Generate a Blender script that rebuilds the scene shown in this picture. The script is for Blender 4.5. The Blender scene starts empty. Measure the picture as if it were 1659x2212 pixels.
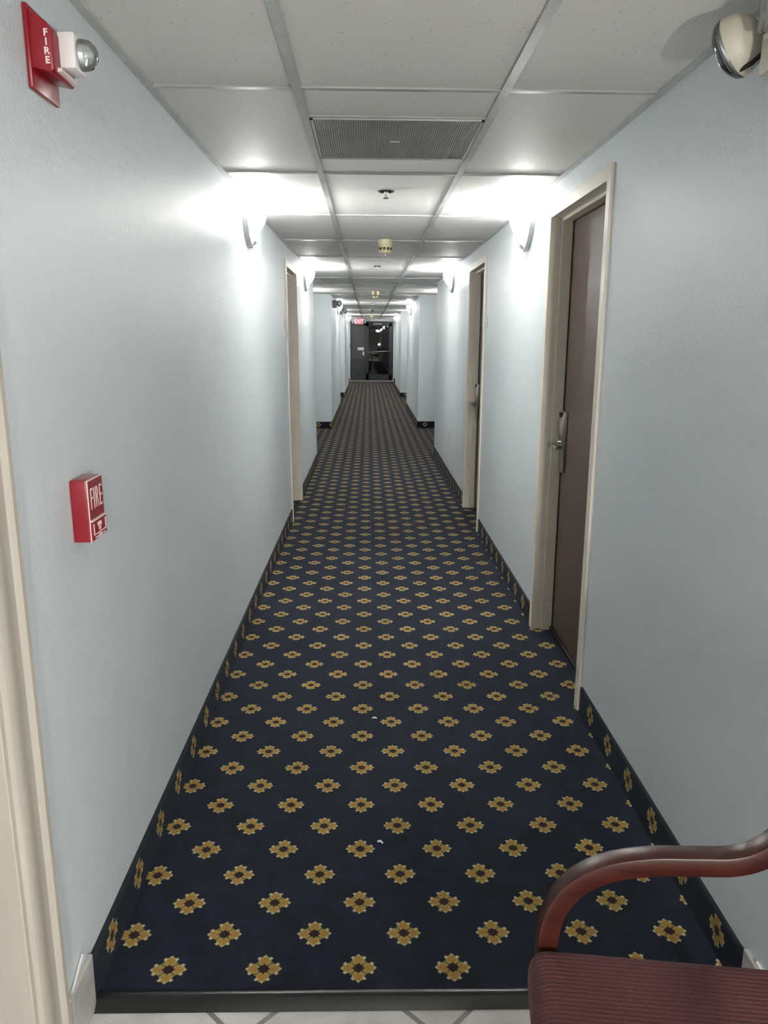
import bpy, bmesh, math, random
from mathutils import Vector, Matrix
random.seed(7)
C = bpy.context.scene.collection
PI = math.pi
H = 1.493            # eye height
XL, XR, ZC = -0.632, 0.880, 2.215
TILT = 0.012         # the left wall leans back a little

# ------------------------------------------------------------------ materials
def new_mat(name):
    m = bpy.data.materials.new(name); m.use_nodes = True
    nt = m.node_tree; b = nt.nodes['Principled BSDF']
    return m, nt, b

def simple(name, col, rough=0.5, metal=0.0, spec=0.5, emit=None, es=0.0, trans=0.0, coat=0.0):
    m, nt, b = new_mat(name)
    b.inputs['Base Color'].default_value = (*col, 1)
    b.inputs['Roughness'].default_value = rough
    b.inputs['Metallic'].default_value = metal
    b.inputs['Specular IOR Level'].default_value = spec
    b.inputs['Coat Weight'].default_value = coat
    b.inputs['Transmission Weight'].default_value = trans
    if emit:
        b.inputs['Emission Color'].default_value = (*emit, 1)
        b.inputs['Emission Strength'].default_value = es
    return m

class N:
    """tiny node-maths helper"""
    def __init__(s, nt): s.nt = nt
    def m(s, op, a, b=None, c=None):
        n = s.nt.nodes.new('ShaderNodeMath'); n.operation = op
        for i, v in enumerate((a, b, c)):
            if v is None: continue
            if isinstance(v, (int, float)): n.inputs[i].default_value = v
            else: s.nt.links.new(v, n.inputs[i])
        return n.outputs[0]
    def obj(s):
        t = s.nt.nodes.new('ShaderNodeTexCoord'); return t.outputs['Object']
    def pos(s):
        return s.nt.nodes.new('ShaderNodeNewGeometry').outputs['Position']
    def sep(s, v):
        n = s.nt.nodes.new('ShaderNodeSeparateXYZ'); s.nt.links.new(v, n.inputs[0]); return n.outputs
    def comb(s, x, y, z):
        n = s.nt.nodes.new('ShaderNodeCombineXYZ')
        for i, v in enumerate((x, y, z)):
            if isinstance(v, (int, float)): n.inputs[i].default_value = v
            else: s.nt.links.new(v, n.inputs[i])
        return n.outputs[0]
    def noise(s, vec, scale, detail=3, rough=0.5, out='Fac'):
        n = s.nt.nodes.new('ShaderNodeTexNoise'); n.inputs['Scale'].default_value = scale
        n.inputs['Detail'].default_value = detail; n.inputs['Roughness'].default_value = rough
        s.nt.links.new(vec, n.inputs['Vector']); return n.outputs[out]
    def vor(s, vec, scale, out='Distance', feature='F1'):
        n = s.nt.nodes.new('ShaderNodeTexVoronoi'); n.inputs['Scale'].default_value = scale; n.feature = feature
        s.nt.links.new(vec, n.inputs['Vector']); return n.outputs[out]
    def mix(s, f, a, b):
        n = s.nt.nodes.new('ShaderNodeMix'); n.data_type = 'RGBA'
        if isinstance(f, (int, float)): n.inputs[0].default_value = f
        else: s.nt.links.new(f, n.inputs[0])
        for i, v in ((6, a), (7, b)):
            if isinstance(v, tuple): n.inputs[i].default_value = (*v, 1)
            else: s.nt.links.new(v, n.inputs[i])
        return n.outputs[2]
    def scale(s, v, k):
        n = s.nt.nodes.new('ShaderNodeMapping'); n.inputs['Scale'].default_value = k
        s.nt.links.new(v, n.inputs['Vector']); return n.outputs[0]
    def ramp(s, v, lo, hi):
        n = s.nt.nodes.new('ShaderNodeMapRange'); n.inputs[1].default_value = lo; n.inputs[2].default_value = hi
        n.clamp = True; s.nt.links.new(v, n.inputs[0]); return n.outputs[0]
    def bump(s, b, h, strength, dist=0.002):
        n = s.nt.nodes.new('ShaderNodeBump'); n.inputs['Strength'].default_value = strength
        n.inputs['Distance'].default_value = dist
        s.nt.links.new(h, n.inputs['Height']); s.nt.links.new(n.outputs[0], b.inputs['Normal'])
    def link(s, a, b): s.nt.links.new(a, b)

def mat_wall():
    m, nt, b = new_mat('wall_paint'); k = N(nt); p = k.pos()
    n1 = k.noise(p, 1.7, 3); n2 = k.noise(p, 190, 2, 0.6); n3 = k.noise(p, 60, 2)
    col = k.mix(k.ramp(n1, 0.3, 0.7), WALL_A, WALL_B)
    k.link(col, b.inputs['Base Color'])
    b.inputs['Roughness'].default_value = 0.42
    b.inputs['Specular IOR Level'].default_value = 0.4
    k.bump(b, k.m('ADD', n2, k.m('MULTIPLY', n3, 0.8)), 0.6, 0.0018)
    return m
WALL_A = (0.575, 0.627, 0.652); WALL_B = (0.602, 0.650, 0.672)

def mat_ceiling():
    m, nt, b = new_mat('ceiling_tile_mineral_fibre'); k = N(nt); p = k.pos()
    d = k.vor(k.scale(p, (1.0, 0.75, 1.0)), 64)
    c = k.vor(k.scale(p, (1.0, 0.75, 1.0)), 64, 'Color')
    pick = k.m('GREATER_THAN', k.sep(c)[0], 0.3)
    rad = k.m('ADD', k.m('MULTIPLY', k.sep(c)[1], 0.14), 0.02)
    dot = k.m('MULTIPLY', k.m('LESS_THAN', d, rad), pick)
    fine = k.noise(p, 230, 2, 0.7)
    base = k.mix(k.ramp(fine, 0.35, 0.65), (0.71, 0.695, 0.67), (0.81, 0.795, 0.77))
    stain = k.ramp(k.noise(p, 1.1, 3), 0.56, 0.75)
    base = k.mix(k.m('MULTIPLY', stain, 0.35), base, (0.66, 0.635, 0.595))
    col = k.mix(k.m('MULTIPLY', dot, 0.62), base, (0.20, 0.195, 0.18))
    k.link(col, b.inputs['Base Color'])
    b.inputs['Roughness'].default_value = 0.62; b.inputs['Specular IOR Level'].default_value = 0.2
    k.bump(b, k.m('SUBTRACT', fine, dot), 0.25, 0.002)
    return m

PER = 0.2277 * 1.01
def motif(k, u, v, nt):
    """stepped four-petal medallion on a staggered lattice; u, v in metres"""
    su, sv = k.m('DIVIDE', u, 0.23), k.m('DIVIDE', v, 0.23)
    def cell(off):
        x = k.m('MULTIPLY', k.m('SUBTRACT', k.m('FRACT', k.m('ADD', su, off + 0.5)), 0.5), 0.23)
        y = k.m('MULTIPLY', k.m('SUBTRACT', k.m('FRACT', k.m('ADD', sv, off + 0.5)), 0.5), 0.23)
        return k.m('ABSOLUTE', x), k.m('ABSOLUTE', y)
    ax, ay = cell(0.0); bx, by = cell(0.5)
    usea = k.m('LESS_THAN', k.m('ADD', ax, ay), k.m('ADD', bx, by))
    def sel(a, b_): return k.m('ADD', k.m('MULTIPLY', a, usea), k.m('MULTIPLY', b_, k.m('SUBTRACT', 1.0, usea)))
    x, y = sel(ax, bx), sel(ay, by)
    a, c = k.m('MAXIMUM', x, y), k.m('MINIMUM', x, y)
    # petal: rounded lozenge pointing outward
    pa = k.m('DIVIDE', k.m('ABSOLUTE', k.m('SUBTRACT', a, 0.0245)), 0.0175)
    pc = k.m('DIVIDE', c, 0.0158)
    lo = k.m('ADD', k.m('POWER', pa, 1.5), k.m('POWER', pc, 1.5))
    petal = k.m('LESS_THAN', lo, 1.0)
    core = k.m('LESS_THAN', lo, 0.55)
    # light tips standing on the petal's shoulders and on its point
    t1 = k.m('ADD', k.m('ABSOLUTE', k.m('SUBTRACT', a, 0.0325)), k.m('ABSOLUTE', k.m('SUBTRACT', c, 0.0138)))
    tip = k.m('LESS_THAN', t1, 0.0058)
    t2 = k.m('ADD', k.m('ABSOLUTE', k.m('SUBTRACT', a, 0.0405)), c)
    tip = k.m('MAXIMUM', tip, k.m('LESS_THAN', t2, 0.0042))
    # green leaves in the diagonals
    g = k.m('ADD', k.m('ABSOLUTE', k.m('SUBTRACT', a, 0.0165)), k.m('ABSOLUTE', k.m('SUBTRACT', c, 0.0130)))
    green = k.m('LESS_THAN', g, 0.0100)
    s = k.m('ADD', a, c)
    centre = k.m('LESS_THAN', s, 0.0160)
    return petal, core, tip, green, centre

def mat_carpet(name, wall=False):
    m, nt, b = new_mat(name); k = N(nt); p = k.pos(); x, y, z = k.sep(p)
    if wall:
        g = nt.nodes.new('ShaderNodeNewGeometry'); nx = k.sep(g.outputs['Normal'])[0]
        along = k.m('GREATER_THAN', k.m('ABSOLUTE', nx), 0.5)
        u = k.m('ADD', k.m('MULTIPLY', y, along), k.m('MULTIPLY', x, k.m('SUBTRACT', 1.0, along)))
        u = k.m('SUBTRACT', u, 1.68); v = k.m('SUBTRACT', z, 0.062)
    else:
        u = k.m('ADD', x, 0.0195); v = k.m('SUBTRACT', y, 1.638)
    # yarn wobble
    w = k.m('MULTIPLY', k.m('SUBTRACT', k.noise(p, 260, 1), 0.5), 0.004)
    u = k.m('ADD', u, w); v = k.m('ADD', v, w)
    petal, core, tip, green, centre = motif(k, u, v, nt)
    tuft = k.noise(p, 420, 2, 0.7); mott = k.noise(p, 16, 4, 0.6)
    base = k.mix(k.ramp(mott, 0.35, 0.65), (0.0060, 0.0072, 0.0115), (0.0080, 0.0112, 0.0255))
    base = k.mix(k.m('MULTIPLY', k.ramp(tuft, 0.5, 0.75), 0.6), base, (0.026, 0.031, 0.046))
    col = k.mix(green, base, (0.15, 0.14, 0.045))
    gold = k.mix(core, (0.345, 0.25, 0.075), (0.33, 0.185, 0.046))
    gold = k.mix(k.m('MULTIPLY', k.ramp(tuft, 0.35, 0.7), 0.35), gold, (0.16, 0.10, 0.03))
    col = k.mix(petal, col, gold)
    col = k.mix(tip, col, (0.42, 0.37, 0.24))
    col = k.mix(centre, col, (0.026, 0.010, 0.013))
    if wall:
        edge = k.m('GREATER_THAN', z, 0.099)
        col = k.mix(edge, col, (0.020, 0.024, 0.029))
    k.link(col, b.inputs['Base Color'])
    b.inputs['Roughness'].default_value = 0.9; b.inputs['Specular IOR Level'].default_value = 0.15
    b.inputs['Sheen Weight'].default_value = 0.015; b.inputs['Sheen Roughness'].default_value = 0.5
    b.inputs['Sheen Tint'].default_value = (0.8, 0.85, 1, 1)
    k.bump(b, tuft, 0.6, 0.003)
    return m

def mat_tile():
    m, nt, b = new_mat('ceramic_floor_tile'); k = N(nt); p = k.pos(); x, y, z = k.sep(p)
    def line(e, c):
        f = k.m('FRACT', k.m('ADD', k.m('DIVIDE', k.m('SUBTRACT', e, c), 0.447), 0.5))
        return k.m('LESS_THAN', k.m('ABSOLUTE', k.m('SUBTRACT', f, 0.5)), 0.019)
    gr = k.m('MAXIMUM', line(k.m('ADD', x, y), 1.168), line(k.m('SUBTRACT', x, y), -1.734))
    n = k.noise(p, 9, 5, 0.6); n2 = k.noise(p, 70, 3, 0.6)
    base = k.mix(k.ramp(n, 0.35, 0.68), (0.42, 0.40, 0.375), (0.55, 0.535, 0.51))
    base = k.mix(k.m('MULTIPLY', k.ramp(n2, 0.55, 0.75), 0.3), base, (0.36, 0.34, 0.32))
    col = k.mix(gr, base, (0.155, 0.145, 0.13))
    k.link(col, b.inputs['Base Color']); b.inputs['Roughness'].default_value = 0.38
    k.bump(b, k.m('SUBTRACT', n2, k.m('MULTIPLY', gr, 3.0)), 0.25, 0.002)
    return m

def mat_mottled(name, c1, c2, scale=30, rough=0.4, bump=0.1, spec=0.5, stretch=(1, 1, 1), metal=0.0):
    m, nt, b = new_mat(name); k = N(nt); p = k.obj()
    n = k.noise(k.scale(p, stretch), scale, 4, 0.6)
    k.link(k.mix(k.ramp(n, 0.3, 0.7), c1, c2), b.inputs['Base Color'])
    b.inputs['Roughness'].default_value = rough; b.inputs['Specular IOR Level'].default_value = spec
    b.inputs['Metallic'].default_value = metal
    if bump: k.bump(b, n, bump, 0.002)
    return m

def mat_fabric():
    m, nt, b = new_mat('burgundy_ribbed_fabric'); k = N(nt); p = k.obj(); x, y, z = k.sep(p)
    s = k.m('SINE', k.m('MULTIPLY', y, 2 * PI / 0.0088))
    n = k.noise(p, 500, 2)
    st = k.ramp(s, -0.9, 0.6)
    col = k.mix(st, (0.056, 0.0180, 0.0195), (0.088, 0.0300, 0.0305))
    col = k.mix(k.m('MULTIPLY', k.ramp(n, 0.4, 0.7), 0.3), col, (0.16, 0.062, 0.062))
    k.link(col, b.inputs['Base Color'])
    b.inputs['Roughness'].default_value = 0.75; b.inputs['Specular IOR Level'].default_value = 0.2
    b.inputs['Sheen Weight'].default_value = 0.06; b.inputs['Sheen Roughness'].default_value = 0.4
    b.inputs['Sheen Tint'].default_value = (1, 0.75, 0.75, 1)
    k.bump(b, k.m('ADD', s, k.m('MULTIPLY', n, 0.5)), 0.4, 0.0012)
    return m

def mat_glass(name, tint=(0.9, 0.95, 0.95), gloss=0.12, rough=0.02):
    m = bpy.data.materials.new(name); m.use_nodes = True; nt = m.node_tree; nt.nodes.clear()
    o = nt.nodes.new('ShaderNodeOutputMaterial'); t = nt.nodes.new('ShaderNodeBsdfTransparent')
    g = nt.nodes.new('ShaderNodeBsdfGlossy'); mx = nt.nodes.new('ShaderNodeMixShader')
    fr = nt.nodes.new('ShaderNodeFresnel'); fr.inputs[0].default_value = 1.5
    ad = nt.nodes.new('ShaderNodeMath'); ad.operation = 'ADD'; ad.inputs[1].default_value = gloss; ad.use_clamp = True
    t.inputs[0].default_value = (*tint, 1); g.inputs['Roughness'].default_value = rough
    nt.links.new(fr.outputs[0], ad.inputs[0]); nt.links.new(ad.outputs[0], mx.inputs[0])
    nt.links.new(t.outputs[0], mx.inputs[1]); nt.links.new(g.outputs[0], mx.inputs[2])
    nt.links.new(mx.outputs[0], o.inputs[0]); return m

SHADE_E = 26.0
M = {}
M['wall'] = mat_wall(); M['ceil'] = mat_ceiling()
M['carpet'] = mat_carpet('patterned_carpet'); M['cove'] = mat_carpet('patterned_carpet_base', True)
M['tile'] = mat_tile()
M['tbase'] = mat_mottled('ceramic_base_tile', (0.36, 0.355, 0.34), (0.47, 0.46, 0.44), 25, 0.4, 0.05)
M['caulk'] = simple('white_caulk', (0.72, 0.72, 0.70), 0.6)
M['grid'] = mat_mottled('painted_grid_metal', (0.40, 0.41, 0.39), (0.49, 0.50, 0.475), 6, 0.26, 0.0, 0.8)
M['cream'] = mat_mottled('cream_gloss_paint', (0.66, 0.605, 0.515), (0.73, 0.675, 0.585), 7, 0.35, 0.04)
M['creamwood'] = mat_mottled('cream_casing_paint', (0.43, 0.395, 0.34), (0.49, 0.45, 0.39), 9, 0.42, 0.05, 0.4, (3, 3, 0.4))
M['door'] = mat_mottled('brown_door_laminate', (0.064, 0.041, 0.034), (0.086, 0.055, 0.045), 30, 0.42, 0.03, 0.4, (6, 6, 0.5))
M['gap'] = simple('dark_gap', (0.010, 0.009, 0.008), 0.9)
M['steel'] = simple('satin_nickel', (0.42, 0.40, 0.37), 0.32, 1.0)
M['chrome'] = simple('chrome', (0.80, 0.81, 0.82), 0.22, 0.55)
M['red'] = mat_mottled('red_plastic', (0.22, 0.007, 0.014), (0.26, 0.009, 0.018), 20, 0.30, 0.0)
M['dark_metal'] = simple('dark_polished_metal', (0.16, 0.155, 0.15), 0.25, 1.0)
M['white'] = simple('white_plastic', (0.74, 0.72, 0.70), 0.4)
M['letter'] = simple('raised_white_lettering', (0.78, 0.62, 0.60), 0.5)
M['clear'] = mat_glass('clear_plastic', (0.93, 0.95, 0.95), 0.10, 0.05)
M['glass'] = mat_glass('door_glass', (0.50, 0.53, 0.53), 0.0, 0.0)
M['beige'] = simple('beige_plastic', (0.50, 0.465, 0.385), 0.42)
M['detector'] = simple('yellowed_plastic', (0.56, 0.50, 0.31), 0.30)
M['slot'] = simple('dark_slot', (0.045, 0.032, 0.018), 0.7)
M['grey'] = simple('grey_plastic', (0.22, 0.225, 0.225), 0.4)
M['shade'] = simple('lit_opal_glass', (0.9, 0.9, 0.88), 0.3, emit=(1.0, 0.985, 0.955), es=SHADE_E)
M['sconce_metal'] = simple('brushed_pewter', (0.52, 0.53, 0.54), 0.45, 0.2)
M['vent'] = mat_mottled('dusty_grille_metal', (0.26, 0.25, 0.225), (0.36, 0.35, 0.32), 5, 0.45, 0.0)
M['bronze'] = simple('dark_bronze_aluminium', (0.022, 0.023, 0.025), 0.4, 0.3)
M['sidepanel'] = mat_mottled('smoked_panel', (0.055, 0.055, 0.053), (0.066, 0.066, 0.064), 3, 0.5, 0.0, 0.25)
M['sidelow'] = mat_mottled('dark_infill_panel', (0.022, 0.026, 0.026), (0.027, 0.031, 0.031), 3, 0.45, 0.0)
M['alum'] = simple('aluminium_threshold', (0.46, 0.47, 0.48), 0.45, 0.6)
M['paper'] = simple('white_paper', (0.80, 0.80, 0.80), 0.7)
M['ink'] = simple('grey_ink', (0.25, 0.25, 0.26), 0.7)
M['exitbody'] = simple('exit_sign_housing', (0.50, 0.49, 0.46), 0.45)
M['exitface'] = simple('exit_sign_face', (0.28, 0.03, 0.04), 0.5, emit=(1.0, 0.06, 0.10), es=0.10)
M['exitred'] = simple('exit_sign_letters', (0.8, 0.1, 0.1), 0.5, emit=(1.0, 0.20, 0.25), es=1.6)
M['rubber'] = simple('black_vinyl', (0.008, 0.009, 0.0085), 0.28, 0.0, 0.5)
M['wood'] = mat_mottled('red_mahogany', (0.022, 0.0046, 0.0034), (0.052, 0.0108, 0.0066), 28, 0.34, 0.02, 0.5, (0.35, 3, 2))
M['fabric'] = mat_fabric()
M['brass'] = simple('engraved_plate', (0.40, 0.40, 0.37), 0.4, 0.3)
M['asphalt'] = mat_mottled('night_pavement', (0.05, 0.05, 0.05), (0.075, 0.075, 0.072), 20, 0.8, 0.1)
M['stucco'] = mat_mottled('outside_stucco', (0.10, 0.10, 0.105), (0.13, 0.13, 0.135), 15, 0.8, 0.1)
M['urn'] = simple('beige_receptacle_plastic', (0.46, 0.43, 0.38), 0.5)
M['lobbywall'] = simple('lobby_paint', (0.62, 0.61, 0.57), 0.6)
M['lamp'] = simple('lit_lamp_lens', (0.9, 0.9, 0.9), 0.3, emit=(1, 0.97, 0.9), es=3.0)

# ------------------------------------------------------------------ mesh building
class B:
    def __init__(s): s.bm = bmesh.new()
    def _bev(s, geom_verts, r, seg):
        es = set()
        for v in geom_verts:
            for e in v.link_edges: es.add(e)
        bmesh.ops.bevel(s.bm, geom=list(es), offset=r, segments=seg, affect='EDGES', profile=0.5)
    def box(s, x0, x1, y0, y1, z0, z1, r=0.0, seg=2):
        g = bmesh.ops.create_cube(s.bm, size=1.0)['verts']
        for v in g:
            v.co = Vector(((x0 + x1) / 2 + v.co.x * (x1 - x0), (y0 + y1) / 2 + v.co.y * (y1 - y0), (z0 + z1) / 2 + v.co.z * (z1 - z0)))
        if r: s._bev(g, min(r, 0.49 * min(abs(x1 - x0), abs(y1 - y0), abs(z1 - z0))), seg)
        return s
    def prism(s, pts, a0, a1, axis='y', r=0.0, seg=2):
        """extrude a closed outline; pts are the two other coordinates in xyz order"""
        def mk(p, a):
            if axis == 'y': return (p[0], a, p[1])
            if axis == 'x': return (a, p[0], p[1])
            return (p[0], p[1], a)
        v0 = [s.bm.verts.new(mk(p, a0)) for p in pts]; v1 = [s.bm.verts.new(mk(p, a1)) for p in pts]
        n = len(pts); s.bm.faces.new(v0); s.bm.faces.new(v1[::-1])
        for i in range(n): s.bm.faces.new((v0[i], v1[i], v1[(i + 1) % n], v0[(i + 1) % n]))
        if r: s._bev(v0 + v1, r, seg)
        return s
    def lathe(s, prof, n=32, org=(0, 0, 0), axis='z', a0=0.0, a1=2 * PI):
        full = abs(a1 - a0 - 2 * PI) < 1e-6; rings = []
        steps = n if full else n + 1
        for r, h in prof:
            ring = []
            for i in range(steps):
                t = a0 + (a1 - a0) * i / n
                c, q = r * math.cos(t), r * math.sin(t)
                if axis == 'z': p = (org[0] + c, org[1] + q, org[2] + h)
                elif axis == 'x': p = (org[0] + h, org[1] + c, org[2] + q)
                else: p = (org[0] + c, org[1] + h, org[2] + q)
                ring.append(s.bm.verts.new(p))
            rings.append(ring)
        for a, b in zip(rings, rings[1:]):
            for i in range(len(a) if full else len(a) - 1):
                j = (i + 1) % len(a)
                s.bm.faces.new((a[i], a[j], b[j], b[i]))
        if full:
            s.bm.faces.new(rings[0][::-1]); s.bm.faces.new(rings[-1])
        return s
    def cyl(s, r, h0, h1, org=(0, 0, 0), axis='z', n=24): return s.lathe([(r, h0), (r, h1)], n, org, axis)
    def sweep(s, path, w, h, up=(0, 1, 0), r=0.0):
        """rectangular section swept along a path; w along up, h across"""
        up = Vector(up).normalized(); rings = []
        P = [Vector(p) for p in path]
        k = r
        for i, p in enumerate(P):
            t = (P[min(i + 1, len(P) - 1)] - P[max(i - 1, 0)]).normalized(); q = t.cross(up).normalized()
            pts = []
            for (sx, sy) in ((1, 1), (1, -1), (-1, -1), (-1, 1)):
                if k:
                    cx, cy = sx * (w / 2 - k), sy * (h / 2 - k)
                    a0 = math.atan2(sy, sx)
                    order = (-PI / 4, 0, PI / 4)
                    for d in (reversed(order)): pts.append((cx + k * math.cos(a0 + d), cy + k * math.sin(a0 + d)))
                else: pts.append((sx * w / 2, sy * h / 2))
            rings.append([s.bm.verts.new(p + up * a + q * b) for a, b in pts])
        n = len(rings[0])
        for a, b in zip(rings, rings[1:]):
            for i in range(n): s.bm.faces.new((a[i], a[(i + 1) % n], b[(i + 1) % n], b[i]))
        s.bm.faces.new(rings[0][::-1]); s.bm.faces.new(rings[-1])
        return s
    def tube(s, path, r, n=10):
        P = [Vector(p) for p in path]; rings = []
        for i, p in enumerate(P):
            t = (P[min(i + 1, len(P) - 1)] - P[max(i - 1, 0)]).normalized()
            u = t.orthogonal().normalized() if i == 0 else (u - t * u.dot(t)).normalized()
            w = t.cross(u)
            rings.append([s.bm.verts.new(p + (u * math.cos(2 * PI * k / n) + w * math.sin(2 * PI * k / n)) * r) for k in range(n)])
        for a, b in zip(rings, rings[1:]):
            for i in range(n): s.bm.faces.new((a[i], a[(i + 1) % n], b[(i + 1) % n], b[i]))
        s.bm.faces.new(rings[0][::-1]); s.bm.faces.new(rings[-1]); return s
    def xf(s, mat):
        bmesh.ops.transform(s.bm, matrix=mat, verts=s.bm.verts); return s
    def shear(s):
        for v in s.bm.verts: v.co.x -= TILT * v.co.z
        return s
    def obj(s, name, mat, parent=None, smooth=None, loc=None, rot=None):
        bmesh.ops.recalc_face_normals(s.bm, faces=s.bm.faces)
        me = bpy.data.meshes.new(name); s.bm.to_mesh(me); s.bm.free()
        me.materials.append(mat)
        if smooth is not None:
            try: me.set_sharp_from_angle(angle=math.radians(smooth))
            except Exception: pass
            for p in me.polygons: p.use_smooth = True
        o = bpy.data.objects.new(name, me); C.objects.link(o)
        if parent: o.parent = parent
        if loc: o.location = loc
        if rot: o.rotation_euler = rot
        return o

def tag(o, label=None, cat=None, group=None, kind=None):
    if label: o['label'] = label
    if cat: o['category'] = cat
    if group: o['group'] = group
    if kind: o['kind'] = kind
    return o
def empty(name, loc=(0, 0, 0), rot=(0, 0, 0)):
    o = bpy.data.objects.new(name, None); o.empty_display_size = 0.1; C.objects.link(o)
    o.location = loc; o.rotation_euler = rot; return o
def copy_tree(o, parent=None):
    c = o.copy(); C.objects.link(c)
    if parent: c.parent = parent
    for ch in list(o.children): copy_tree(ch, c)
    return c
def text_mesh(name, body, size, depth, mat, parent, mtx, align='CENTER', spacing=1.0, bold=0.0):
    cu = bpy.data.curves.new(name, 'FONT'); cu.body = body; cu.size = size; cu.extrude = depth
    cu.align_x = align; cu.align_y = 'CENTER'; cu.space_character = spacing; cu.offset = bold
    t = bpy.data.objects.new(name + '_curve', cu); C.objects.link(t)
    dg = bpy.context.evaluated_depsgraph_get(); dg.update()
    me = bpy.data.meshes.new_from_object(t.evaluated_get(dg)); me.name = name
    bpy.data.objects.remove(t); bpy.data.curves.remove(cu)
    me.transform(mtx); me.materials.clear(); me.materials.append(mat)
    o = bpy.data.objects.new(name, me); C.objects.link(o); o.parent = parent
    return o
LEFT = lambda y, z=0.0: ((XL - TILT * z, y, z), (0, -TILT, 0))       # wall-local: +x into corridor, z up
RIGHT = lambda y, z=0.0: ((XR, y, z), (0, 0, PI))

# ------------------------------------------------------------------ the setting
XO_L, XO_R = -1.30, 1.60          # outer faces
YE = 29.3                         # end wall
LOB = -0.9                        # corridor mouth to the lobby behind the camera
# floor
B().box(XO_L, XO_R, 1.55, YE + 0.2, -0.12, 0.0).obj('floor', M['carpet'])
tag(bpy.data.objects['floor'], 'navy carpet with small gold medallions running down the corridor', 'floor', kind='structure')
f2 = B().box(-3.2, 3.2, -6.2, 1.56, -0.13, -0.014).obj('floor_front', M['tile'])
tag(f2, 'off-white ceramic tiles laid diagonally before the carpet', 'floor', kind='structure')
# ceiling
c1 = B().box(-3.3, 3.3, -6.3, YE + 0.2, ZC + 0.007, ZC + 0.12).obj('ceiling', M['ceil'])
tag(c1, 'speckled acoustic tile ceiling of the corridor', 'ceiling', kind='structure')
g = B()
for xg in (-0.215, 0.405): g.box(xg - 0.0135, xg + 0.0135, LOB, YE, ZC, ZC + 0.0022).box(xg - 0.007, xg + 0.007, LOB, YE, ZC + 0.002, ZC + 0.009)
y = 2.55 - 1.22 * 2
while y < YE:
    xa = XL - 0.03 if y < 9.7 else -0.99
    g.box(-1.0 if 9.75 < y < 13.5 or 17.95 < y < 21.2 or y > 25.7 else XL - 0.03, 1.25 if 10.45 < y < 13.7 or 17.95 < y < 21.2 or y > 25.7 else XR, y - 0.0115, y + 0.0115, ZC + 0.0003, ZC + 0.0024)
    g.box(-0.9 if y > 9.7 else XL, 1.2 if y > 10.4 else XR, y - 0.006, y + 0.006, ZC + 0.002, ZC + 0.009)
    y += 1.22
for yy in (2.852, 3.465): g.box(-0.215, 0.405, yy - 0.010, yy + 0.010, ZC + 0.0005, ZC + 0.006)
def strip(x0, x1, y0, y1): g.box(x0, x1, y0, y1, ZC - 0.002, ZC + 0.009)
xlt = XL - TILT * ZC
strip(xlt - 0.02, xlt + 0.024, 0.0, 9.75); strip(XR - 0.022, XR + 0.02, LOB, 10.45)
strip(-0.64, -0.600, 13.57, 17.94); strip(0.842, 0.88, 13.72, 17.94)
strip(-0.64, -0.600, 21.22, 25.6); strip(0.842, 0.88, 21.28, 25.6)
tag(g.obj('trim_1', M['grid']), 'thin white metal grid holding the ceiling tiles', 'ceiling grid', kind='structure')

# left wall (leaning near part, then pilasters and alcoves)
D1 = (6.47, 7.345)     # left corridor door opening
DL = (0.38, 1.285)     # left front door opening
HD = 2.055
w = B()
def lw(y0, y1, z0=-0.02, z1=ZC + 0.02): w.box(XO_L, XL, y0, y1, z0, z1)
lw(LOB, DL[0]); lw(DL[0], DL[1], HD); lw(DL[1], D1[0]); lw(D1[0], D1[1], HD); lw(D1[1], 9.75)
w.shear()
w.box(XO_L, -1.0, 9.75, 13.57, -0.02, ZC + 0.02); w.box(XO_L, -0.622, 13.57, 17.94, -0.02, ZC + 0.02)
w.box(XO_L, -1.0, 17.94, 21.22, -0.02, ZC + 0.02); w.box(XO_L, -0.622, 21.22, 25.6, -0.02, ZC + 0.02)
w.box(XO_L, -1.0, 25.6, YE, -0.02, ZC + 0.02)
tag(w.obj('wall_left', M['wall']), 'pale blue-grey left wall of the corridor', 'wall', kind='structure')
# right wall
R1 = (3.045, 3.945); R2 = (6.135, 7.035)
w = B()
def rw(y0, y1, z0=-0.02, z1=ZC + 0.02): w.box(XR, XO_R, y0, y1, z0, z1)
rw(LOB, R1[0]); rw(R1[0], R1[1], HD + 0.012); rw(R1[1], R2[0]); rw(R2[0], R2[1], HD + 0.012); rw(R2[1], 10.45)
w.box(1.25, XO_R, 10.45, 13.72, -0.02, ZC + 0.02); w.box(0.862, XO_R, 13.72, 17.94, -0.02, ZC + 0.02)
w.box(1.25, XO_R, 17.94, 21.28, -0.02, ZC + 0.02); w.box(0.862, XO_R, 21.28, 25.6, -0.02, ZC + 0.02)
w.box(1.25, XO_R, 25.6, YE, -0.02, ZC + 0.02)
tag(w.obj('wall_right', M['wall']), 'pale blue-grey right wall of the corridor', 'wall', kind='structure')
# end wall
EX0, EX1, EZ = -0.655, 0.905, 2.14
w = B()
w.box(XO_L, EX0, YE, YE + 0.2, -0.02, ZC + 0.02); w.box(EX1, XO_R, YE, YE + 0.2, -0.02, ZC + 0.02); w.box(EX0, EX1, YE, YE + 0.2, EZ, ZC + 0.02)
tag(w.obj('wall_end', M['wall']), 'grey end wall around the glass exit door', 'wall', kind='structure')
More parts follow.
